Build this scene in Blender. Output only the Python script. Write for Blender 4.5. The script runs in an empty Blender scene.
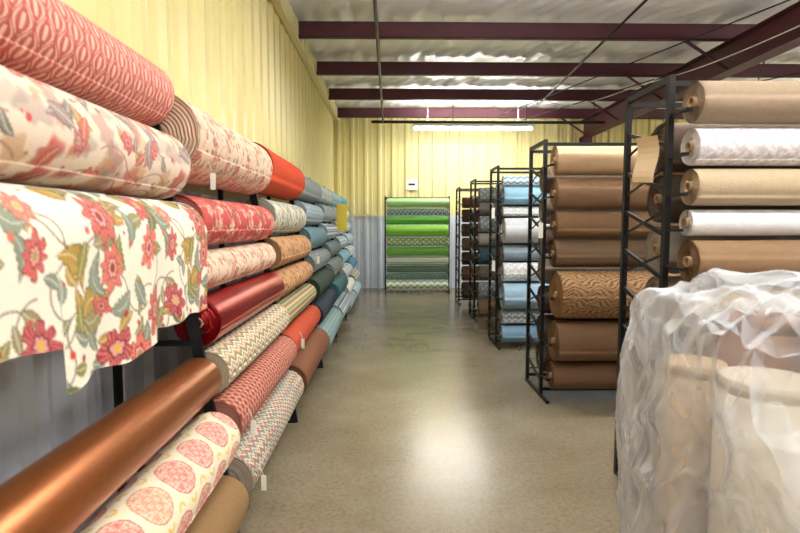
import bpy, math, random
import numpy as np
from mathutils import Vector, noise
random.seed(4); rng=np.random.default_rng(7)
scn=bpy.context.scene
try: scn.view_settings.view_transform='Standard'
except Exception: pass

# ---------------------------------------------------------------- helpers
def L(c):
    c=np.array(c,dtype=float)/255.0
    return np.where(c<=0.04045,c/12.92,((c+0.055)/1.055)**2.4)
def L4(c): return tuple(float(x) for x in L(c))+(1.0,)
def new_mat(name,col,rough=0.6,metal=0.0,noise_amt=0.0,noise_scale=5,bump=0.0,bump_scale=40,spec=0.5,sheen=0,emit=None,estr=0):
    m=bpy.data.materials.new(name); m.use_nodes=True
    nt=m.node_tree; b=nt.nodes['Principled BSDF']
    b.inputs['Base Color'].default_value=L4(col); b.inputs['Roughness'].default_value=rough
    b.inputs['Metallic'].default_value=metal; b.inputs['Specular IOR Level'].default_value=spec
    if sheen: b.inputs['Sheen Weight'].default_value=sheen
    if emit: 
        b.inputs['Emission Color'].default_value=L4(emit); b.inputs['Emission Strength'].default_value=estr
    tc=nt.nodes.new('ShaderNodeTexCoord')
    if noise_amt:
        n=nt.nodes.new('ShaderNodeTexNoise'); n.inputs['Scale'].default_value=noise_scale; n.inputs['Detail'].default_value=5
        nt.links.new(tc.outputs['Object'],n.inputs['Vector'])
        mx=nt.nodes.new('ShaderNodeMix'); mx.data_type='RGBA'
        mx.inputs[6].default_value=L4(np.array(col)*(1-noise_amt)); mx.inputs[7].default_value=L4(np.clip(np.array(col)*(1+noise_amt),0,255))
        nt.links.new(n.outputs['Fac'],mx.inputs[0]); nt.links.new(mx.outputs[2],b.inputs['Base Color'])
    if bump:
        n2=nt.nodes.new('ShaderNodeTexNoise'); n2.inputs['Scale'].default_value=bump_scale; n2.inputs['Detail'].default_value=3
        nt.links.new(tc.outputs['Object'],n2.inputs['Vector'])
        bp=nt.nodes.new('ShaderNodeBump'); bp.inputs['Strength'].default_value=bump; bp.inputs['Distance'].default_value=0.01
        nt.links.new(n2.outputs['Fac'],bp.inputs['Height']); nt.links.new(bp.outputs['Normal'],b.inputs['Normal'])
    return m
def fabric_mat(name,rough,spec,sheen,metal=0,bump=0.25):
    m=new_mat(name,(200,200,200),rough,metal,bump=bump,bump_scale=180,spec=spec,sheen=sheen)
    nt=m.node_tree; b=nt.nodes['Principled BSDF']
    a=nt.nodes.new('ShaderNodeAttribute'); a.attribute_name='Col'
    nt.links.new(a.outputs['Color'],b.inputs['Base Color'])
    return m
M_cotton=fabric_mat('woven_cotton',0.75,0.3,0.0)
M_satin=fabric_mat('satin_cloth',0.28,0.7,0.0,0.7,bump=0.05)
M_card=new_mat('cardboard_tube',(150,122,92),0.85,noise_amt=.08)
M_iron=new_mat('black_iron',(24,23,25),0.45,0.4)
M_maroon=new_mat('maroon_primer_steel',(78,31,43),0.5,0.0,noise_amt=.12,noise_scale=3)
M_yel=new_mat('yellow_wall_panel',(238,226,164),0.27,noise_amt=.02,noise_scale=1.5)
M_low=new_mat('grey_liner_panel',(214,220,232),0.4,noise_amt=.05,noise_scale=3)
M_tag=new_mat('paper_tag',(238,236,228),0.7)
M_kraft=new_mat('kraft_card',(206,184,150),0.8)
M_tagy=new_mat('yellow_paper',(240,214,80),0.7)
M_white=new_mat('white_enamel',(235,235,232),0.4)
M_tube=new_mat('fluorescent_tube',(255,255,255),0.4,emit=(255,252,240),estr=22)
M_cream=new_mat('cream_eave_paint',(225,214,165),0.5)
M_pipe=new_mat('dark_conduit',(35,33,36),0.5,0.3)

def mesh_obj(name,verts,faces,mats,midx=None,smooth=False,cols=None):
    me=bpy.data.meshes.new(name)
    me.from_pydata([tuple(v) for v in verts] if not isinstance(verts,np.ndarray) else verts.tolist(),[],faces if not isinstance(faces,np.ndarray) else faces.tolist())
    for m in mats: me.materials.append(m)
    if midx is not None: me.polygons.foreach_set('material_index',np.asarray(midx,dtype=np.int32))
    if smooth is not False:
        sm=np.ones(len(me.polygons),dtype=bool) if smooth is True else np.asarray(smooth,dtype=bool)
        me.polygons.foreach_set('use_smooth',sm)
    if cols is not None:
        a=me.color_attributes.new('Col','FLOAT_COLOR','POINT')
        a.data.foreach_set('color',np.concatenate([cols,np.ones((len(cols),1))],1).astype(np.float32).ravel())
    me.update()
    o=bpy.data.objects.new(name,me); scn.collection.objects.link(o); return o

class Build:
    def __init__(s): s.v=[];s.f=[];s.m=[];s.s=[]
    def box(s,a,b,mi=0):
        x0,y0,z0=a;x1,y1,z1=b;n=len(s.v)
        s.v+=[(x0,y0,z0),(x1,y0,z0),(x1,y1,z0),(x0,y1,z0),(x0,y0,z1),(x1,y0,z1),(x1,y1,z1),(x0,y1,z1)]
        for q in ((0,3,2,1),(4,5,6,7),(0,1,5,4),(1,2,6,5),(2,3,7,6),(3,0,4,7)):
            s.f.append([n+i for i in q]);s.m.append(mi);s.s.append(False)
    def bar(s,p,q,w=.02,h=None,mi=0,ref=(0,0,1)):
        h=h or w;p=Vector(p);q=Vector(q);d=(q-p).normalized();r=Vector(ref)
        if abs(d.dot(r))>.98:r=Vector((0,1,0))
        a=d.cross(r).normalized()*w/2;c=a.cross(d).normalized()*h/2;n=len(s.v)
        for e in(p,q):
            for i,j in((-1,-1),(1,-1),(1,1),(-1,1)): s.v.append(tuple(e+a*i+c*j))
        for g in((0,1,2,3),(7,6,5,4),(0,4,5,1),(1,5,6,2),(2,6,7,3),(3,7,4,0)):
            s.f.append([n+i for i in g]);s.m.append(mi);s.s.append(False)
    def rod(s,p,q,r=.01,k=10,mi=0):
        p=Vector(p);q=Vector(q);d=(q-p).normalized();u=Vector((0,0,1)) if abs(d.z)<.9 else Vector((0,1,0))
        a=d.cross(u).normalized();c=a.cross(d);n=len(s.v)
        for e in(p,q):
            for i in range(k):
                t=2*math.pi*i/k;s.v.append(tuple(e+(a*math.cos(t)+c*math.sin(t))*r))
        for i in range(k):
            j=(i+1)%k;s.f.append([n+i,n+j,n+k+j,n+k+i]);s.m.append(mi);s.s.append(True)
        s.f.append([n+i for i in range(k)][::-1]);s.m.append(mi);s.s.append(False)
        s.f.append([n+k+i for i in range(k)]);s.m.append(mi);s.s.append(False)
    def obj(s,name,mats): return mesh_obj(name,s.v,s.f,mats,s.m,s.s)

# ---------------------------------------------------------------- fabric patterns
def const(c,shape): return np.broadcast_to(L(c),shape+(3,)).copy()
def mixc(a,b,t):
    t=np.clip(t,0,1)[...,None]; return a*(1-t)+b*t
def plain(c,var=.05,slub=.03):
    def f(u,v):
        o=const(c,u.shape); n=1+var*np.sin(u*9+v*5)*.3+slub*rng.standard_normal(u.shape)
        return o*n[...,None]
    return f
def trellis(bg,fg,a=.085,b=.10):
    def f(u,v):
        s=(u/a)%1;c=np.cos(2*np.pi*v/b)
        h1=.25+.235*c;h2=.25-.235*c
        r1=np.abs(s-.5)/h1;d0=np.minimum(s,1-s);r2=d0/h2
        first=np.abs(s-.5)<h1
        r=np.where(first,r1,r2);h=np.where(first,h1,h2)
        t=np.clip((.15-np.abs(r-.72))*14,0,1)*(h>.06)+np.clip((.24-r)*10,0,1)*(h>.3)
        return mixc(const(bg,u.shape),L(fg),t*.85)
    return f
def chevron(cols,amp=.03,per=.08,band=.03):
    C=np.array([L(c) for c in cols])
    def f(u,v):
        w=v+amp*2*np.abs(((u/per)%1)-.5)
        return C[(np.floor(w/band).astype(int))%len(C)]
    return f
def stripes(cols,band=.03,along=True,wob=0):
    C=np.array([L(c) for c in cols])
    def f(u,v):
        w=(v if along else u)+wob*np.sin((u if along else v)*60)
        return C[(np.floor(w/band).astype(int))%len(C)]
    return f
def diamonds(bg,fg,a=.05,b=.05,dot=None):
    def f(u,v):
        p=np.abs(((u/a+v/b)%1)-.5);q=np.abs(((u/a-v/b)%1)-.5)
        o=mixc(const(bg,u.shape),L(fg),((p<.11)|(q<.11)).astype(float))
        if dot is not None: o=mixc(o,L(dot),((p>.38)&(q>.38)).astype(float))
        return o
    return f
def damask(bg,fg,a=.12,k=1.0):
    def f(u,v):
        x=u/a*2*np.pi;y=v/a*2*np.pi
        s=np.sin(x+1.3*np.sin(y*k))*np.cos(y-1.1*np.cos(x*k))+.5*np.sin(2.7*x+np.cos(3*y))*np.cos(2.3*y)
        return mixc(const(bg,u.shape),L(fg),np.clip(s*6-.8,0,1)*.9)
    return f
def animal(bg,fg,a=.03):
    def f(u,v):
        x=u+.02*np.sin(v*38+1);y=v+.016*np.sin(u*33)
        s=np.sin(y/a*6.28+3.0*np.sin(x/a*1.1+1.3*np.sin(y*41)))+.5*np.sin(x*170+3*np.sin(y*60))
        return mixc(const(bg,u.shape),L(fg),np.clip(s*2.5,0,1))
    return f
def medallion(bg,cols,a=.18):
    def f(u,v):
        row=np.floor(v/a); uu=((u+row*a*.5)/a)%1-.5; vv=(v/a)%1-.5
        col=np.floor((u+row*a*.5)/a)
        r=np.hypot(uu,vv)
        o=const(bg,u.shape)
        R=.42
        c1=L(cols[0]);c2=L(cols[1]);alt=((col*2+row)%5==0)
        base=np.where(alt[...,None],c2,c1)
        lace=np.clip(.55+1.0*np.cos(uu*56+3*np.sin(vv*30))*np.cos(vv*56+3*np.sin(uu*30)),0,1)
        m=np.clip((R-r)*40,0,1)
        o=o*(1-(m*lace)[...,None])+base*(m*lace)[...,None]
        ring=((r<R)&(r>R-.025))
        o=np.where(ring[...,None],base*.8,o)
        r2=np.hypot(np.abs(uu)-.5,np.abs(vv)-.5)
        o=np.where(((r2<.13)&(r2>.07))[...,None],L(cols[2]),o)
        return o
    return f
T=0.72;N=300
gx,gy=np.meshgrid((np.arange(N)+.5)/N*T,(np.arange(N)+.5)/N*T,indexing='ij')
def loc(cx,cy):
    dx=(gx-cx+T/2)%T-T/2;dy=(gy-cy+T/2)%T-T/2;return dx,dy
def floral_tile(seed,bg,petals,leaves,stem,nfl=9,R=(.035,.075),nleaf=40,leafL=(.03,.06),dots=30,blot=0):
    r_=random.Random(seed);img=const(bg,(N,N));px=T/N
    def put(mask,c):
        nonlocal img; img=mixc(img,c if isinstance(c,np.ndarray) and c.ndim==3 else L(c),mask)
    for _ in range(blot):
        dx,dy=loc(r_.random()*T,r_.random()*T);a=r_.random()*6.28;x=dx*math.cos(a)+dy*math.sin(a);y=-dx*math.sin(a)+dy*math.cos(a)
        R0=r_.uniform(.03,.07);rr=np.hypot(x,y*1.8)*(1+.2*np.sin(np.arctan2(y,x)*5+a))
        put(np.clip((R0-rr)/.015,0,1)*r_.uniform(.35,.75),r_.choice(petals+leaves))
    for _ in range(9):
        x,y=r_.random()*T,r_.random()*T;a=r_.random()*6.28;k=r_.uniform(8,20)*r_.choice((-1,1))
        d=np.full((N,N),9.)
        for i in range(80):
            x+=.006*math.cos(a);y+=.006*math.sin(a);a+=k*.006;
            if i%27==26:k=-k
            dx,dy=loc(x,y);d=np.minimum(d,dx*dx+dy*dy)
        put((.0032-np.sqrt(d))/px+.5,stem)
    for i in range(nleaf):
        dx,dy=loc(r_.random()*T,r_.random()*T);a=r_.random()*6.28;ll=r_.uniform(*leafL)
        x=dx*math.cos(a)+dy*math.sin(a);y=-dx*math.sin(a)+dy*math.cos(a)
        y=y-x*x*r_.uniform(-12,12)
        w=ll*r_.uniform(.28,.48)*(1-np.clip((x/ll)**2,0,1))*(1+.35*np.abs(np.sin(x/ll*10)))
        m=np.clip(np.where(np.abs(x)<ll,(w-np.abs(y))/px+.5,0),0,1)
        c=np.array(r_.choice(leaves),float);put(m,c)
        put(m*(np.sin((x+np.abs(y)*.8)*900)>.3)*.45,np.clip(c*.65,0,255))
        put(m*(np.abs(y)<.0022),np.clip(c*.6+95,0,255))
        put(m*((w-np.abs(y))<.0035)*.8,c*.55)
    for i in range(nfl):
        cx=(i%3+.5+r_.uniform(-.3,.3))*T/3;cy=(i//3+.5+r_.uniform(-.3,.3))*T/max(1,math.ceil(nfl/3))
        dx,dy=loc(cx,cy);q=r_.random()*3.1;dx,dy=dx*math.cos(q)+dy*math.sin(q),dy*math.cos(q)-dx*math.sin(q)
        a=r_.random()*6.28;rr=np.hypot(dx,dy*r_.uniform(1,1.7));th=np.arctan2(dy,dx)+a
        R0=r_.uniform(*R);k=r_.choice([5,6,7,8]);c=np.array(r_.choice(petals),float)
        lay=R0*(.62+.38*np.abs(np.cos(k*th/2))+.05*np.sin(13*th))
        m=np.clip((lay-rr)/px+.5,0,1);put(m,c)
        put(m*(np.cos(k*4*th+rr*120)>.2)*(rr>R0*.35)*.6,np.clip(c*.55+110,0,255))
        put(m*((lay-rr)<.0045),c*.62)
        lay2=R0*.5*(.65+.35*np.abs(np.cos(k*th/2+.8)));m2=np.clip((lay2-rr)/px+.5,0,1)
        put(m2,np.clip(c*.5+120,0,255));put(m2*(rr>lay2*.75),c*.7)
        put((R0*.2-rr)/px+.5,r_.choice([(204,160,70),(130,50,45),(150,140,80)]))
    for i in range(dots):
        dx,dy=loc(r_.random()*T,r_.random()*T);c=r_.choice(petals)
        put((r_.uniform(.004,.011)-np.hypot(dx,dy))/px+.5,c)
    return img
def tilefn(img,s=1.0,off=(0,0)):
    def f(u,v):
        i=(u/s/T*N+off[0]*N);j=(v/s/T*N+off[1]*N)
        i0=np.floor(i).astype(int);j0=np.floor(j).astype(int);a=(i-i0)[...,None];b=(j-j0)[...,None]
        g=lambda p,q:img[p%N,q%N]
        return (g(i0,j0)*(1-a)+g(i0+1,j0)*a)*(1-b)+(g(i0,j0+1)*(1-a)+g(i0+1,j0+1)*a)*b
    return f
tA=floral_tile(3,(230,222,204),[(180,60,50),(194,84,64),(160,46,46),(182,72,58),(196,104,78)],[(140,132,68),(106,106,62),(174,138,64),(144,134,86),(134,140,120),(152,138,100)],(112,84,62),15,(.045,.085),78,(.025,.07),34)
tB=floral_tile(8,(224,204,184),[(192,76,72),(204,102,88),(178,92,88),(156,98,92)],[(160,138,130),(190,142,92),(202,114,92),(140,130,116)],(164,118,102),15,(.03,.06),60,(.025,.055),60,blot=80)
tC=floral_tile(12,(224,196,172),[(196,92,72),(204,122,94),(180,104,80)],[(134,144,106),(190,152,86),(200,132,110)],(162,98,80),18,(.025,.05),80,(.015,.035),90,blot=20)
tD=floral_tile(15,(184,72,66),[(228,194,174),(214,152,132),(140,34,42)],[(210,168,142),(140,56,52),(220,196,172)],(216,172,152),15,(.025,.05),70,(.02,.04),60)
tE=floral_tile(21,(200,196,174),[(100,140,150),(180,130,80),(120,156,160)],[(100,120,90),(150,130,80),(80,120,130)],(90,90,74),15,(.025,.05),70,(.02,.045),blot=20)
tF=floral_tile(25,(186,140,96),[(156,60,38),(172,84,46),(210,176,130)],[(100,90,46),(122,70,42),(146,118,60)],(92,60,38),15,(.025,.05),70,(.02,.045),blot=20)
tG=floral_tile(31,(204,212,212),[(100,142,160),(130,170,184),(76,112,134)],[(130,152,154),(100,136,146),(170,170,130)],(110,132,140),15,(.02,.045),70,(.02,.04))

P={
'trellis':trellis((184,90,80),(228,192,174)),'A':tilefn(tA),'B':tilefn(tB,1.1,(.3,.2)),'C':tilefn(tC,.8),'D':tilefn(tD,.8),'E':tilefn(tE,.8),'F':tilefn(tF,.8),'G':tilefn(tG,.7),
'A2':tilefn(tA,.7,(.4,.6)),'G2':tilefn(tG,.9,(.2,.6)),'E2':tilefn(tE,.6,(.5,.1)),
'med':medallion((228,216,188),[(196,88,88),(200,124,96),(214,182,92)]),
'zig':chevron([(216,202,176),(146,132,102),(224,214,190),(106,112,88),(184,146,106)],.03,.09,.013),
'chevg':chevron([(200,188,166),(90,130,124),(176,84,68),(210,198,174),(70,84,80)],.03,.06,.012),
'diam':diamonds((140,60,52),(196,144,120),.045,.06,(92,36,34)),
'stg':stripes([(160,160,124),(96,110,80),(190,174,130),(150,100,74)],.018),
'stb':stripes([(190,200,206),(110,146,164),(220,222,220),(80,104,124)],.02),
'chb':chevron([(222,226,226),(100,140,164),(184,200,204)],.03,.07,.02),
'chy':chevron([(216,216,204),(186,176,96),(110,150,164)],.03,.09,.022),
'dmw':damask((196,188,196),(228,224,228),.08),'dmb':damask((194,204,206),(100,130,148),.1),'dmg':damask((150,156,154),(90,100,100),.09),
'dmt':damask((160,180,176),(70,106,110),.08),'dmx':damask((226,224,220),(176,184,190),.08),
'anim':animal((146,112,74),(86,60,38)),'anim2':animal((100,72,52),(54,38,30)),
'gleaf':damask((214,226,170),(80,140,80),.12),'gd':damask((150,176,150),(50,96,90),.07),'gteal':damask((190,210,200),(50,120,124),.09),'gchev':chevron([(222,228,214),(50,134,150),(196,190,80),(230,232,222)],.05,.14,.035),
'gstr':stripes([(200,212,180),(90,140,120),(224,228,206)],.02),
}
def pat(k):
    if isinstance(k,str): return P[k],1.0
    return plain(k),2.6

# ---------------------------------------------------------------- fabric roll
def roll(axis,start,length,ca,cz,r,key,step,mat=None,flap=None,name='fabric_roll',seam=None,core=.045):
    fn,mul=pat(key); mat=mat or M_cotton
    st=step*mul
    nl=max(10,int(length/st)); m=max(36,int(2*math.pi*r/st)); m=min(m,300);nl=min(nl,460)
    ou,ov=rng.random()*3,rng.random()*3
    th0=rng.uniform(-1.2,.3) if seam is None else seam
    ll=np.linspace(0,length,nl+1);tt=np.linspace(0,1,m+1)
    U,Tt=np.meshgrid(ll,tt,indexing='ij')
    ph=rng.random()*6
    TH=th0+Tt*2*np.pi
    rad=r*(.965+.03*Tt)*(1+.008*np.sin(TH*2+ph+U*2)+.006*np.sin(U*7+ph)+.004*np.sin(TH*3+U*5))
    endr=np.clip(np.minimum(U,length-U)/.012,0,1);rad=rad*(.975+.025*np.sqrt(endr))
    A=rad*np.cos(TH);Z=rad*np.sin(TH)
    if axis=='Y': V=np.stack([ca+A,start+U,cz+Z],-1)
    else: V=np.stack([start+U,ca-A,cz+Z],-1)
    cols=fn(U+ou,Tt*2*np.pi*r+ov)
    i,j=np.meshgrid(np.arange(nl),np.arange(m+1),indexing='ij')
    w=m+1;a=i*w+j;b=i*w+(j+1)%w
    F=np.stack([a,b,b+w,a+w],-1).reshape(-1,4)
    if axis=='Y': F=F[:,::-1]
    verts=[V.reshape(-1,3)];C=[cols.reshape(-1,3)];faces=F.tolist();mi=[0]*len(faces);sm=[True]*len(faces)
    base=(nl+1)*w
    meancol=cols.reshape(-1,3).mean(0)
    K=19;q=36
    for end in(0,1):
        pts=[];cc=[]
        for k in range(K+1):
            rk=r*.965*(1-k/K)+.024*(k/K)
            off=(.003 if k else .001)+(.004 if k%2 else 0)+.003*random.random()
            for s in range(q):
                t=2*math.pi*s/q; x=(off if end==0 else length-off)
                rr=rk+ (r*.9/K)*(s/q)*.9*(1 if 0<k<K else 0)
                aa,zz=rr*math.cos(t),rr*math.sin(t)
                pts.append((ca+aa,start+x,cz+zz) if axis=='Y' else (start+x,ca-aa,cz+zz))
                cc.append(meancol*(.74 if k%2 else .9))
        verts.append(np.array(pts));C.append(np.array(cc))
        for k in range(K):
            for s in range(q):
                f=[base+k*q+s,base+k*q+(s+1)%q,base+(k+1)*q+(s+1)%q,base+(k+1)*q+s]
                faces.append(f if end else f[::-1]);mi.append(0);sm.append(False)
        base+=(K+1)*q
    for end in(0,1):
        pts=[];k=20
        x0,x1=(-core,.03) if end==0 else (length-.03,length+core)
        for x,rr in((x0,.024),(x1,.024),(x1,.019),(x0,.019)):
            for s in range(k):
                t=2*math.pi*s/k;aa,zz=rr*math.cos(t),rr*math.sin(t)
                pts.append((ca+aa,start+x,cz+zz) if axis=='Y' else (start+x,ca-aa,cz+zz))
        verts.append(np.array(pts));C.append(np.ones((len(pts),3))*.3)
        for e in range(4):
            for s in range(k):
                e2=(e+1)%4
                faces.append([base+e*k+s,base+e*k+(s+1)%k,base+e2*k+(s+1)%k,base+e2*k+s]);mi.append(1);sm.append(True)
        base+=4*k
    if flap:
        nv=max(12,int(.45/st));Sx=np.linspace(0,1,nv+1)
        U2,S2=np.meshgrid(ll,Sx,indexing='ij')
        Lh=np.array([flap(x) for x in ll])[:,None]
        a0=math.radians(80)
        arc=a0*r;tot=arc+Lh
        s=S2*tot
        TH=a0-np.clip(s/r,0,a0)
        hang=np.clip(s-arc,0,None)
        rip=np.clip(hang/.25,0,1)*(.010*np.sin(U2*17+1)+.006*np.sin(U2*31))
        A=(r*1.0+.006)*np.cos(TH)+rip+.004;Z=(r+.006)*np.sin(TH)-hang
        V=np.stack([ca+A,start+U2,cz+Z],-1) if axis=='Y' else np.stack([start+U2,ca-A,cz+Z],-1)
        verts.append(V.reshape(-1,3));C.append(fn(U2+ou,-s+ov).reshape(-1,3))
        i,j=np.meshgrid(np.arange(nl),np.arange(nv),indexing='ij');w=nv+1;a=i*w+j+base
        F=np.stack([a,a+1,a+1+w,a+w],-1).reshape(-1,4).tolist()
        faces+=F;mi+=[0]*len(F);sm+=[True]*len(F)
    return mesh_obj(name,np.concatenate(verts),faces,[mat,M_card],mi,sm,np.clip(np.concatenate(C),0,1))

# ---------------------------------------------------------------- room shell
XL,XR,YB,YF,H=-1.24,10.0,11.9,-4.0,3.9
def ribbed(name,p0,p1,normal,zsplit=1.62):
    p0=Vector(p0);p1=Vector(p1);d=(p1-p0);Ln=d.length;d.normalize();n=Vector(normal)
    prof=[];s=0;per=.3
    while s<Ln-per:
        prof+=[(s,0),(s+.06,0),(s+.085,.04),(s+.135,.04),(s+.16,0),(s+.215,0),(s+.223,.012),(s+.245,.012),(s+.253,0)];s+=per
    prof+=[(s,0),(Ln,0)]
    zs=[0,zsplit,zsplit,H];v=[];f=[];m=[]
    for z in zs:
        for a,b in prof: v.append(tuple(p0+d*a+n*b+Vector((0,0,z))))
    w=len(prof)
    for r_ in(0,2):
        for i in range(w-1): f.append([r_*w+i,r_*w+i+1,(r_+1)*w+i+1,(r_+1)*w+i]);m.append(1 if r_==0 else 0)
    return mesh_obj(name,v,f,[M_yel,M_low],m)
ribbed('wall_left',(XL,YF,0),(XL,YB,0),(1,0,0))
ribbed('wall_back',(XL,YB,0),(XR,YB,0),(0,-1,0))
ribbed('wall_right',(XR,YB,0),(XR,YF,0),(-1,0,0))
ribbed('wall_front',(XR,YF,0),(XL,YF,0),(0,1,0))
b=Build();b.box((XL,YB-.055,1.6),(-.25,YB-.042,1.65));b.box((XL+.042,YF,1.6),(XL+.055,YB-.06,1.65));b.obj('trim_1',[M_cream])
# floor
mf=bpy.data.materials.new('polished_concrete');mf.use_nodes=True;nt=mf.node_tree;B=nt.nodes['Principled BSDF']
tc=nt.nodes.new('ShaderNodeTexCoord')
n1=nt.nodes.new('ShaderNodeTexNoise');n1.inputs['Scale'].default_value=.9;n1.inputs['Detail'].default_value=4;n1.inputs['Roughness'].default_value=.6
n2=nt.nodes.new('ShaderNodeTexNoise');n2.inputs['Scale'].default_value=42;n2.inputs['Detail'].default_value=6;n2.inputs['Roughness'].default_value=.7
n3=nt.nodes.new('ShaderNodeTexNoise');n3.inputs['Scale'].default_value=3.2;n3.inputs['Detail'].default_value=7;n3.inputs['Roughness'].default_value=.6
cr=nt.nodes.new('ShaderNodeValToRGB');cr.color_ramp.elements[0].position=.3;cr.color_ramp.elements[0].color=L4((124,112,90));cr.color_ramp.elements[1].position=.7;cr.color_ramp.elements[1].color=L4((148,138,117))
cr2=nt.nodes.new('ShaderNodeValToRGB');cr2.color_ramp.elements[0].position=.32;cr2.color_ramp.elements[0].color=(.6,.57,.53,1);cr2.color_ramp.elements[1].position=.56;cr2.color_ramp.elements[1].color=(1,1,1,1)
cr3=nt.nodes.new('ShaderNodeValToRGB');cr3.color_ramp.elements[0].position=.25;cr3.color_ramp.elements[0].color=(.82,.8,.76,1);cr3.color_ramp.elements[1].position=.75;cr3.color_ramp.elements[1].color=(1,1,1,1)
mx=nt.nodes.new('ShaderNodeMix');mx.data_type='RGBA';mx.blend_type='MULTIPLY';mx.inputs[0].default_value=.8
mx2=nt.nodes.new('ShaderNodeMix');mx2.data_type='RGBA';mx2.blend_type='MULTIPLY';mx2.inputs[0].default_value=.8
vs=nt.nodes.new('ShaderNodeTexVoronoi');vs.inputs['Scale'].default_value=3.3
rs=nt.nodes.new('ShaderNodeValToRGB');rs.color_ramp.elements[0].position=.02;rs.color_ramp.elements[0].color=(.55,.52,.48,1);rs.color_ramp.elements[1].position=.055;rs.color_ramp.elements[1].color=(1,1,1,1)
mx3=nt.nodes.new('ShaderNodeMix');mx3.data_type='RGBA';mx3.blend_type='MULTIPLY';mx3.inputs[0].default_value=.6
for n in(n1,n2,n3,vs): nt.links.new(tc.outputs['Object'],n.inputs['Vector'])
nt.links.new(vs.outputs['Distance'],rs.inputs[0])
nt.links.new(n1.outputs['Fac'],cr.inputs[0]);nt.links.new(n2.outputs['Fac'],cr2.inputs[0]);nt.links.new(n3.outputs['Fac'],cr3.inputs[0])
nt.links.new(cr.outputs[0],mx.inputs[6]);nt.links.new(cr2.outputs[0],mx.inputs[7]);nt.links.new(mx.outputs[2],mx2.inputs[6]);nt.links.new(cr3.outputs[0],mx2.inputs[7])
nt.links.new(mx2.outputs[2],mx3.inputs[6]);nt.links.new(rs.outputs[0],mx3.inputs[7]);nt.links.new(mx3.outputs[2],B.inputs['Base Color'])
mr=nt.nodes.new('ShaderNodeMapRange');mr.inputs[3].default_value=.15;mr.inputs[4].default_value=.3
nt.links.new(n3.outputs['Fac'],mr.inputs[0]);nt.links.new(mr.outputs[0],B.inputs['Roughness'])
B.inputs['Specular IOR Level'].default_value=.85
bp=nt.nodes.new('ShaderNodeBump');bp.inputs['Strength'].default_value=.05;bp.inputs['Distance'].default_value=.01
nt.links.new(n2.outputs['Fac'],bp.inputs['Height']);nt.links.new(bp.outputs['Normal'],B.inputs['Normal'])
b=Build();b.box((XL-.1,YF-.1,-.1),(XR+.1,YB+.1,0));b.obj('floor',[mf])
# ceiling
mc=new_mat('white_vinyl_insulation',(246,248,251),.3,noise_amt=.02,noise_scale=2,bump=1.0,bump_scale=7,spec=.7)
PY=[YB-.35-1.6*i for i in range(10)]
ys=np.linspace(YF-.1,YB+.1,300);xs=np.linspace(XL-.1,XR+.1,420)
X,Y=np.meshgrid(xs,ys,indexing='ij')
ph=((Y-PY[0])/1.6)%1
wr=.010*np.sin(X*13+1.5*np.sin(Y*2.1))*np.sin(np.pi*ph)+.007*np.sin(X*29+Y*3+2*np.sin(Y*4))
Zc=H+.035-.055*np.sin(np.pi*ph)**2+.03*np.abs(np.sin(X*np.pi/.9))**10+wr
w=len(ys);i,j=np.meshgrid(np.arange(len(xs)-1),np.arange(w-1),indexing='ij');a=i*w+j
mesh_obj('ceiling',np.stack([X,Y,Zc],-1).reshape(-1,3),np.stack([a,a+1,a+1+w,a+w],-1).reshape(-1,4),[mc],smooth=True)
for y in PY:
    b=Build();z0,z1=3.68,3.89
    b.box((XL+.13,y-.004,z0),(XR,y+.004,z1));b.box((XL+.13,y-.07,z0),(XR,y+.004,z0+.008));b.box((XL+.13,y-.004,z1-.008),(XR,y+.07,z1));b.box((XL+.13,y-.07,z0),(XR,y-.063,z0+.03))
    b.obj('ceiling_purlin',[M_maroon])
b=Build();b.box((XL+.043,YF,3.66),(XL+.125,YB-.05,3.88))
for k in range(52):
    y=YF+.3*k+.1;b.box((XL+.125,y,3.68),(XL+.135,y+.1,3.86))
b.obj('eave_beam',[M_cream])
b=Build();xr=4.25
b.box((xr-.008,YF,3.3),(xr+.008,YB-.1,3.67));b.box((xr-.1,YF,3.3),(xr+.1,YB-.1,3.315));b.box((xr-.1,YF,3.655),(xr+.1,YB-.1,3.67))
for y in PY[:8]:
    b.bar((xr-.02,y,3.33),(xr-.6,y,3.7),.03);b.bar((xr+.02,y,3.33),(xr+.6,y,3.7),.03)
b.obj('roof_rafter',[M_maroon])
b=Build();b.box((xr-.1,YB-.34,0),(xr+.1,YB-.32,3.298));b.box((xr-.1,YB-.12,0),(xr+.1,YB-.1,3.298));b.box((xr-.01,YB-.33,0),(xr+.01,YB-.11,3.298));b.box((xr-.16,YB-.4,0),(xr+.16,YB-.06,.02))
b.obj('steel_column',[M_maroon])
b=Build();b.rod((-.13,YF,3.36),(-.13,10.3,3.36),.018);b.rod((-.35,10.3,3.36),(4.1,10.3,3.36),.028)
for x in(-.13,1.2,2.6,3.9): b.rod((x,10.3,3.36),(x,10.3,3.86),.008)
for y in PY[1:7]: b.rod((-.13,y,3.36),(-.13,y,3.69),.008)
b.obj('sprinkler_pipe',[M_pipe])
b=Build();b.rod((2.45,4.0,3.6),(2.72,10.0,3.6),.014);b.rod((2.72,10.0,3.6),(2.72,10.0,3.86),.008);b.rod((2.45,4.1,3.6),(2.45,4.1,3.88),.008)
b.obj('overhead_conduit',[M_pipe])
b=Build();b.rod((2.0,9.9,3.4),(4.1,5.2,3.66),.008);b.rod((2.5,10.2,3.38),(4.1,8.4,3.66),.008);b.rod((4.4,6.2,3.66),(7.2,10.8,3.66),.01);b.rod((4.4,10.8,3.66),(7.2,6.2,3.66),.01);b.obj('cross_brace_rods',[M_pipe])
cu=bpy.data.curves.new('electrical_cable','CURVE');cu.dimensions='3D';cu.bevel_depth=.007
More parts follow.
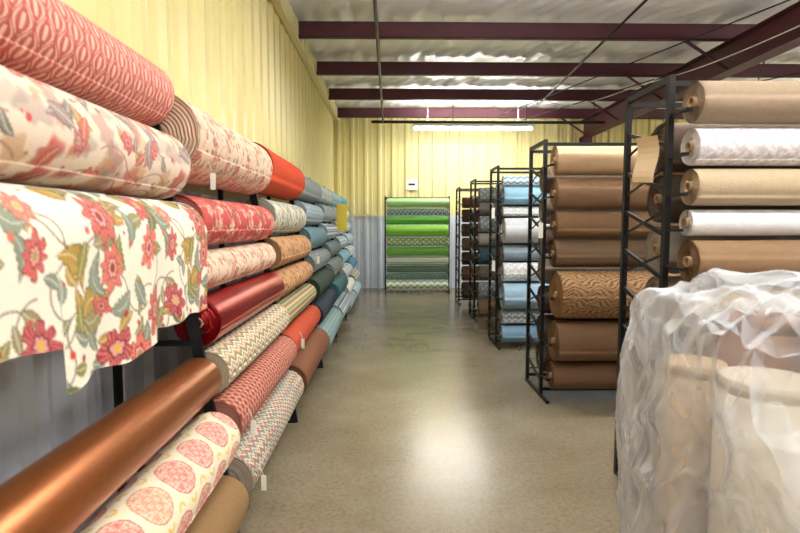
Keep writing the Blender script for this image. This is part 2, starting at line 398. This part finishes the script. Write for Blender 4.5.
sp=cu.splines.new('NURBS');pts=[(2.65,9.4,3.6),(2.75,8.8,3.3),(3.1,8.2,3.25),(3.6,7.6,3.42),(4.12,7.2,3.45),(4.12,5.4,3.4)]
sp.points.add(len(pts)-1)
for p,c in zip(sp.points,pts): p.co=(*c,1)
sp.use_endpoint_u=True
o=bpy.data.objects.new('electrical_cable',cu);scn.collection.objects.link(o);cu.materials.append(M_white)

def fixture(x,y,power,up=2.6,z=3.35):
    b=Build();b.box((x-1.2,y-.07,z),(x+1.2,y+.07,z+.06),0)
    b.box((x-1.2,y-.13,z+.055),(x+1.2,y+.13,z+.065),0)
    for s in(-.045,.045): b.rod((x-1.17,y+s,z-.03),(x+1.17,y+s,z-.03),.019,10,1)
    for e in(-1.19,1.17): b.box((x+e,y-.07,z-.06),(x+e+.02,y+.07,z),0)
    for e in(-.9,.9): b.rod((x+e,y,z+.06),(x+e,y,3.86),.005,6,0)
    b.obj('fluorescent_light_fixture',[M_white,M_tube])
    for dz,rx,pw in((-.07,0,power),(.08,math.pi,power*up)):  # downward tube light, plus an upward fill light added to brighten the ceiling
        l=bpy.data.lights.new('fluorescent_and_fill_light','AREA');l.shape='RECTANGLE';l.size=2.3;l.size_y=.16 if dz<0 else .3;l.energy=pw;l.color=(1,.99,.975)
        lo=bpy.data.objects.new('fluorescent_and_fill_light',l);lo.location=(x,y,z+dz);lo.rotation_euler=(rx,0,0);scn.collection.objects.link(lo)
fixture(1.65,10.75,38,2.2)
for y in(4.1,1.0,-2.0): fixture(1.4,y,(46 if y>2 else 40) if y>0 else 62)
for x,y in((8.7,8.6),(6.8,4.6),(6.8,2.0),(6.8,-.8)): fixture(x,y,72)  # right-hand fixtures out of view, some added to brighten the ceiling

# ---------------------------------------------------------------- left wall rack + rolls
def XA(z): return -.675-.165*z
sec=[.80+1.46*i for i in range(8)]
S=[
 [(2.06,1.79,'trellis'),(1.785,1.50,'B'),(1.495,1.225,'A'),(.855,.655,(156,92,48),'s'),(.62,.37,'med'),(.345,.1,(128,98,62))],
 [(1.97,1.60,'C'),(1.54,1.295,'D'),(1.29,1.095,'C'),(1.09,.87,(160,20,26),'s'),(.865,.65,'zig'),(.645,.41,'diam'),(.40,.14,'chevg')],
 [(1.99,1.63,(190,60,24)),(1.6,1.33,'E'),(1.32,1.08,'F'),(1.07,.86,'F'),(.85,.65,'stg'),(.64,.43,(178,70,40)),(.42,.14,(116,72,46))],
 [(1.95,1.66,(134,142,142)),(1.65,1.4,'dmb'),(1.39,1.14,(96,128,136)),(1.13,.9,'dmg'),(.89,.64,(46,62,48)),(.63,.4,(34,46,62)),(.39,.12,'dmt')],
 [(1.95,1.7,'G'),(1.69,1.44,(146,160,164)),(1.43,1.2,'stb'),(1.19,.95,(110,124,126)),(.94,.7,'dmg'),(.69,.42,(52,98,104)),(.41,.13,'stb')],
 [(1.96,1.72,(160,192,204)),(1.71,1.48,'G2'),(1.47,1.24,(196,202,196)),(1.23,1.0,'chb'),(.99,.76,(130,176,190)),(.75,.5,'G'),(.49,.26,(216,220,214)),(.25,.03,'dmb')],
 [(1.97,1.74,(100,164,190)),(1.73,1.5,(204,212,206)),(1.49,1.26,'chb'),(1.25,1.02,(164,196,206)),(1.01,.78,'G2'),(.77,.54,(80,136,164)),(.53,.28,'chy'),(.27,.03,(176,204,212))],
]
def heroflap(u):
    y=sec[0]+.03+u
    b_=.235 if y<1.22 else (.345 if y<1.74 else .30)
    return b_+.008*math.sin(u*20)
for si,rows in enumerate(S):
    y0=sec[si]+.028
    for row in rows:
        zt,zb,k=row[:3];r=(zt-zb)/2-.004;zc=(zt+zb)/2
        fl=None
        if k=='A' and si==0: fl=heroflap
        st=max(.0040,.0021*(y0+.9))
        jit=random.uniform(-.008,.008)
        roll('Y',y0+random.uniform(-.003,.006),1.395,XA(zc)+jit,zc,r,k,st,M_satin if len(row)>3 else None,flap=fl,seam=random.uniform(-1.1,-.2),core=.006)
for bi,yb in enumerate(sec):
    b=Build();zt=1.98
    b.bar((XA(.02),yb,0.0),(XA(zt),yb,zt),.022,.045,ref=(1,0,0))
    b.box((-1.18,yb-.012,0),(-1.15,yb+.012,zt));b.box((-1.18,yb-.012,0),(-.67,yb+.012,.02))
    for z in(.35,.9,1.45,1.95): b.bar((-1.16,yb,z),(XA(z),yb,z),.016,.025)
    for s in(-1,1):
        k=bi if s>0 else bi-1
        if 0<=k<len(S):
            for row in S[k]:
                zc=(row[0]+row[1])/2;b.box((XA(zc)-.03,min(yb,yb+s*.022),zc-.042),(XA(zc)+.04,max(yb,yb+s*.022),zc-.027))
    b.obj('fabric_storage_rack',[M_iron])
def tag(x,y,z,w=.05,h=.09,rot=0,mat=None,name='price_tag'):
    b=Build();c,s=math.cos(rot),math.sin(rot)
    b.bar((x,y,z),(x,y,z-h),w,.002,ref=(s,c,0));b.rod((x,y,z),(x-.02,y,z+.05),.0015,5)
    return b.obj(name,[mat or M_tag])
for x,y,z in((-.60,2.29,.55),(-.56,2.29,.30),(-.745,2.28,1.62),(-.62,3.745,.6),(-.7,5.20,1.1)):
    tag(x,y,z,.024,.07,.2)
tag(-.73,8.12,1.72,.16,.4,0,M_tagy,'paper_notice')

# ---------------------------------------------------------------- aisle racks on the right
def arack(yn,rows,x=1.28,dp=.43,top=2.05,length=1.42,step=.012,inner=None,gap=.045):
    b=Build();yf=yn+dp
    for X_ in(x,x+length+gap*2):
        for y in(yn,yf): b.box((X_-.014,y-.014,0),(X_+.014,y+.014,top+.03))
        b.box((X_-.012,yn-.2,.0),(X_+.012,yf+.02,.025))
        b.box((X_-.012,yn,top),(X_+.012,yf,top+.03))
        nz=9
        for i in range(nz):
            z=.12+i*(top-.2)/nz
            b.bar((X_,yn,z),(X_,yf,z+.12),.012,.02)
            b.bar((X_,yn,z+.12),(X_,yf,z),.006,.012)
        for row in rows:
            zc=(row[0]+row[1])/2;r=(row[0]-row[1])/2
            e=yn-.016-r
            s=1 if X_==x else -1
            b.box((X_-.006,e-.03,zc-.04),(X_+.006,yn,zc-.027))
            b.box((min(X_,X_+s*.024),e-.03,zc-.04),(max(X_,X_+s*.024),e+.03,zc-.027))
    for z in(.05,top-.02):
        for y in(yn,yf): b.box((x,y-.01,z),(x+length+gap*2,y+.01,z+.025))
    b.obj('fabric_display_rack',[M_iron])
    for row in rows:
        zt,zb,k=row[:3];r=(zt-zb)/2-.003
        roll('X',x+gap+random.uniform(-.008,.008),length,yn-.018-(zt-zb)/2,(zt+zb)/2,r,k,step,row[3] if len(row)>3 else None,seam=random.uniform(-.9,.6),core=.01)
    for i in range(inner or 0):
        z=.28+i*.25
        c=random.choice([(110,92,78),(140,128,116),(86,74,66),(150,140,128)])
        roll('X',x+gap,length,yn+.17,z,.12,c,.03,None,core=.01)
arack(2.46,[(2.03,1.84,(142,122,102)),(1.83,1.66,'dmw'),(1.655,1.485,(168,148,122)),(1.475,1.35,(220,220,226)),(1.34,1.14,(124,96,70)),(1.13,.94,(170,150,126)),(.93,.74,(100,78,58)),(.73,.53,(150,130,104)),(.52,.32,(120,92,68)),(.31,.11,(164,148,130))],step=.006,inner=7)
arack(4.27,[(2.015,1.78,(170,142,110)),(1.775,1.525,(118,90,64)),(1.52,1.30,(114,86,58)),(1.295,1.07,(100,78,56)),(1.06,.68,'anim'),(.67,.34,(110,82,58)),(.33,.10,(104,76,54))],x=1.235,step=.008,inner=7,gap=.035)
arack(6.1,[(1.96,1.84,'chb'),(1.83,1.63,(130,172,192)),(1.62,1.5,'dmx'),(1.49,1.2,(186,190,194)),(1.19,1.0,(130,146,158)),(.99,.77,'dmx'),(.76,.46,(140,168,188)),(.45,.28,'chb'),(.27,.07,(100,130,150))],x=1.23,step=.012,inner=7,gap=.035)
arack(7.85,[(1.95,1.74,'dmg'),(1.73,1.55,(96,94,90)),(1.54,1.3,'dmg'),(1.29,1.1,(136,132,124)),(1.09,.84,(50,80,92)),(.83,.6,(106,98,86)),(.59,.34,'dmg'),(.33,.08,(120,98,72))],x=1.25,step=.016,inner=0,gap=.035)
arack(9.55,[(1.9,1.7,(96,62,42)),(1.69,1.45,(72,50,38)),(1.44,1.2,'anim2'),(1.19,.95,(96,72,56)),(.94,.7,(60,44,38)),(.69,.42,(104,76,54)),(.41,.1,(70,52,42))],step=.016,x=1.24,inner=0,gap=.035)
arack(11.2,[(1.965,1.765,(170,212,146)),(1.76,1.60,'gteal'),(1.595,1.42,(96,166,62)),(1.415,1.165,(138,200,76)),(1.16,.97,'gleaf'),(.965,.77,(120,180,74)),(.765,.57,'gstr'),(.565,.42,(110,134,110)),(.415,.27,'gd'),(.265,.04,'gchev')],x=-.1,dp=.4,length=1.28,step=.012,top=1.98,gap=.03)
b=Build();n=8
pts=[]
for i in range(n+1):
    t=i/n;pts.append((1.245+.012*math.sin(t*5),1.82-.22*t))
for i in range(n):
    b.v+=[(pts[i][0],2.5,pts[i][1]),(pts[i][0],2.72,pts[i][1]+.02),(pts[i+1][0],2.72,pts[i+1][1]+.02),(pts[i+1][0],2.5,pts[i+1][1])]
    k=len(b.v)-4;b.f.append([k,k+1,k+2,k+3]);b.m.append(0);b.s.append(True)
b.obj('fabric_sample_card',[M_kraft])
for x,y,z in((1.19,4.2,1.42),(1.18,6.05,1.0),(1.17,6.05,1.6)): tag(x,y,z,.035,.12,.3)
b=Build();b.box((.35,YB-.06,2.18),(.61,YB-.042,2.42),0);b.box((.41,YB-.063,2.28),(.55,YB-.06,2.32),1);b.obj('wall_sign',[M_tag,M_iron])

# ---------------------------------------------------------------- plastic wrapped bundle
mp=bpy.data.materials.new('clear_plastic_wrap');mp.use_nodes=True;nt=mp.node_tree;B=nt.nodes['Principled BSDF']
B.inputs['Base Color'].default_value=(.74,.78,.84,1);B.inputs['Roughness'].default_value=.14;B.inputs['Specular IOR Level'].default_value=1.0
tc=nt.nodes.new('ShaderNodeTexCoord');mpn=nt.nodes.new('ShaderNodeMapping');mpn.inputs['Scale'].default_value=(1,1,.5);mpn.inputs['Rotation'].default_value=(.3,.35,0)
nz_=nt.nodes.new('ShaderNodeTexNoise');nz_.inputs['Scale'].default_value=3;nz_.inputs['Detail'].default_value=2
va=nt.nodes.new('ShaderNodeVectorMath');va.operation='MULTIPLY_ADD';va.inputs[1].default_value=(.45,.45,.45)
vo=nt.nodes.new('ShaderNodeTexVoronoi');vo.feature='DISTANCE_TO_EDGE';vo.inputs['Scale'].default_value=6
nt.links.new(tc.outputs['Object'],mpn.inputs['Vector']);nt.links.new(mpn.outputs[0],nz_.inputs['Vector']);nt.links.new(nz_.outputs['Color'],va.inputs[0]);nt.links.new(mpn.outputs[0],va.inputs[2]);nt.links.new(va.outputs[0],vo.inputs['Vector'])
cr=nt.nodes.new('ShaderNodeMapRange');cr.inputs[1].default_value=0;cr.inputs[2].default_value=.4;nt.links.new(vo.outputs['Distance'],cr.inputs[0])
bp=nt.nodes.new('ShaderNodeBump');bp.inputs['Strength'].default_value=.8;bp.inputs['Distance'].default_value=.04;bp.invert=True
nt.links.new(cr.outputs[0],bp.inputs['Height']);nt.links.new(bp.outputs['Normal'],B.inputs['Normal'])
lw=nt.nodes.new('ShaderNodeLayerWeight');lw.inputs[0].default_value=.42;nt.links.new(bp.outputs['Normal'],lw.inputs['Normal'])
mr=nt.nodes.new('ShaderNodeMapRange');mr.inputs[3].default_value=.2;mr.inputs[4].default_value=.95
tl=nt.nodes.new('ShaderNodeBsdfTranslucent');tl.inputs[0].default_value=(.8,.84,.9,1)
ms=nt.nodes.new('ShaderNodeMixShader');ms.inputs[0].default_value=.25
tr=nt.nodes.new('ShaderNodeBsdfTransparent');ms2=nt.nodes.new('ShaderNodeMixShader')
out=nt.nodes['Material Output']
nt.links.new(lw.outputs['Facing'],mr.inputs[0]);nt.links.new(B.outputs[0],ms.inputs[1]);nt.links.new(tl.outputs[0],ms.inputs[2])
nt.links.new(mr.outputs[0],ms2.inputs[0]);nt.links.new(tr.outputs[0],ms2.inputs[1]);nt.links.new(ms.outputs[0],ms2.inputs[2]);nt.links.new(ms2.outputs[0],out.inputs[0])
root=bpy.data.objects.new('plastic_wrapped_fabric_bundle',None);scn.collection.objects.link(root);root.location=(1.29,1.55,0)
na,nz=340,280;v=[]
def ridge(p): return 1-abs(noise.noise(p))*2.4
for iz in range(nz+1):
    t=iz/nz
    if t<.74: z=t/.74*1.08;s=1.0-.05*math.cos(z*5)
    else:
        k=(t-.74)/.26*math.pi/2;z=1.08+.17*math.sin(k);s=max(.0,math.cos(k))**.8*(1.0-.05*math.cos(5.4))
    g=min(1,max(0,(z-.9)/.25));g=g*g*(3-2*g)
    for ia in range(na):
        a=2*math.pi*ia/na;ca,sa=math.cos(a),math.sin(a)
        e=2/3.6;x=.50*math.copysign(abs(ca)**e,ca);y=.40*math.copysign(abs(sa)**e,sa)
        p=Vector((x*s*1.9,y*s*1.9,z*1.0+x*.5))
        w=noise.noise_vector(p*1.5)*.6
        q=p+w
        d=.085*noise.noise(p*1.4+Vector((3,3,3)))+.040*ridge(q*1.7)+.027*ridge(q*3.4+Vector((5,1,2)))+.008*ridge(q*6.5)-.035
        f=s+d*1.6*min(1,s*3)
        v.append((x*f,y*f,max(.002,z+d*.75*g)))
f=[]
for iz in range(nz):
    for ia in range(na):
        j=(ia+1)%na;f.append([iz*na+ia,iz*na+j,(iz+1)*na+j,(iz+1)*na+ia])
o=mesh_obj('plastic_wrap',v,f,[mp],smooth=True);o.parent=root
b=Build()
for k,(x,y,r,h,mi) in enumerate([(-.24,-.12,.13,.98,0),(.08,-.13,.17,1.13,1),(.32,.06,.11,1.10,2),(-.05,.17,.14,1.10,1),(-.3,.14,.10,.96,2)]):
    b.rod((x,y,.01),(x,y,h-.04),r,40,mi);b.rod((x,y,h-.04),(x,y,h),r*.93,40,mi)
o=b.obj('wrapped_rolls',[new_mat('cream_cloth',(190,176,158),.9),new_mat('brown_cloth',(116,74,48),.9),new_mat('beige_cloth',(170,146,118),.9),M_card]);o.parent=root

# ---------------------------------------------------------------- world, camera
w=bpy.data.worlds.new('World');scn.world=w;w.use_nodes=True;w.node_tree.nodes['Background'].inputs[0].default_value=(.8,.85,.9,1);w.node_tree.nodes['Background'].inputs[1].default_value=.4
cam=bpy.data.cameras.new('camera');cam.lens=24;cam.sensor_width=36;co=bpy.data.objects.new('camera',cam);scn.collection.objects.link(co)
co.location=(0,0,1.4);co.rotation_euler=(math.radians(90-4.4),0,math.radians(-1.07));cam.clip_start=.02
cam.dof.use_dof=True;cam.dof.focus_distance=4.5;cam.dof.aperture_fstop=3.2
scn.camera=co
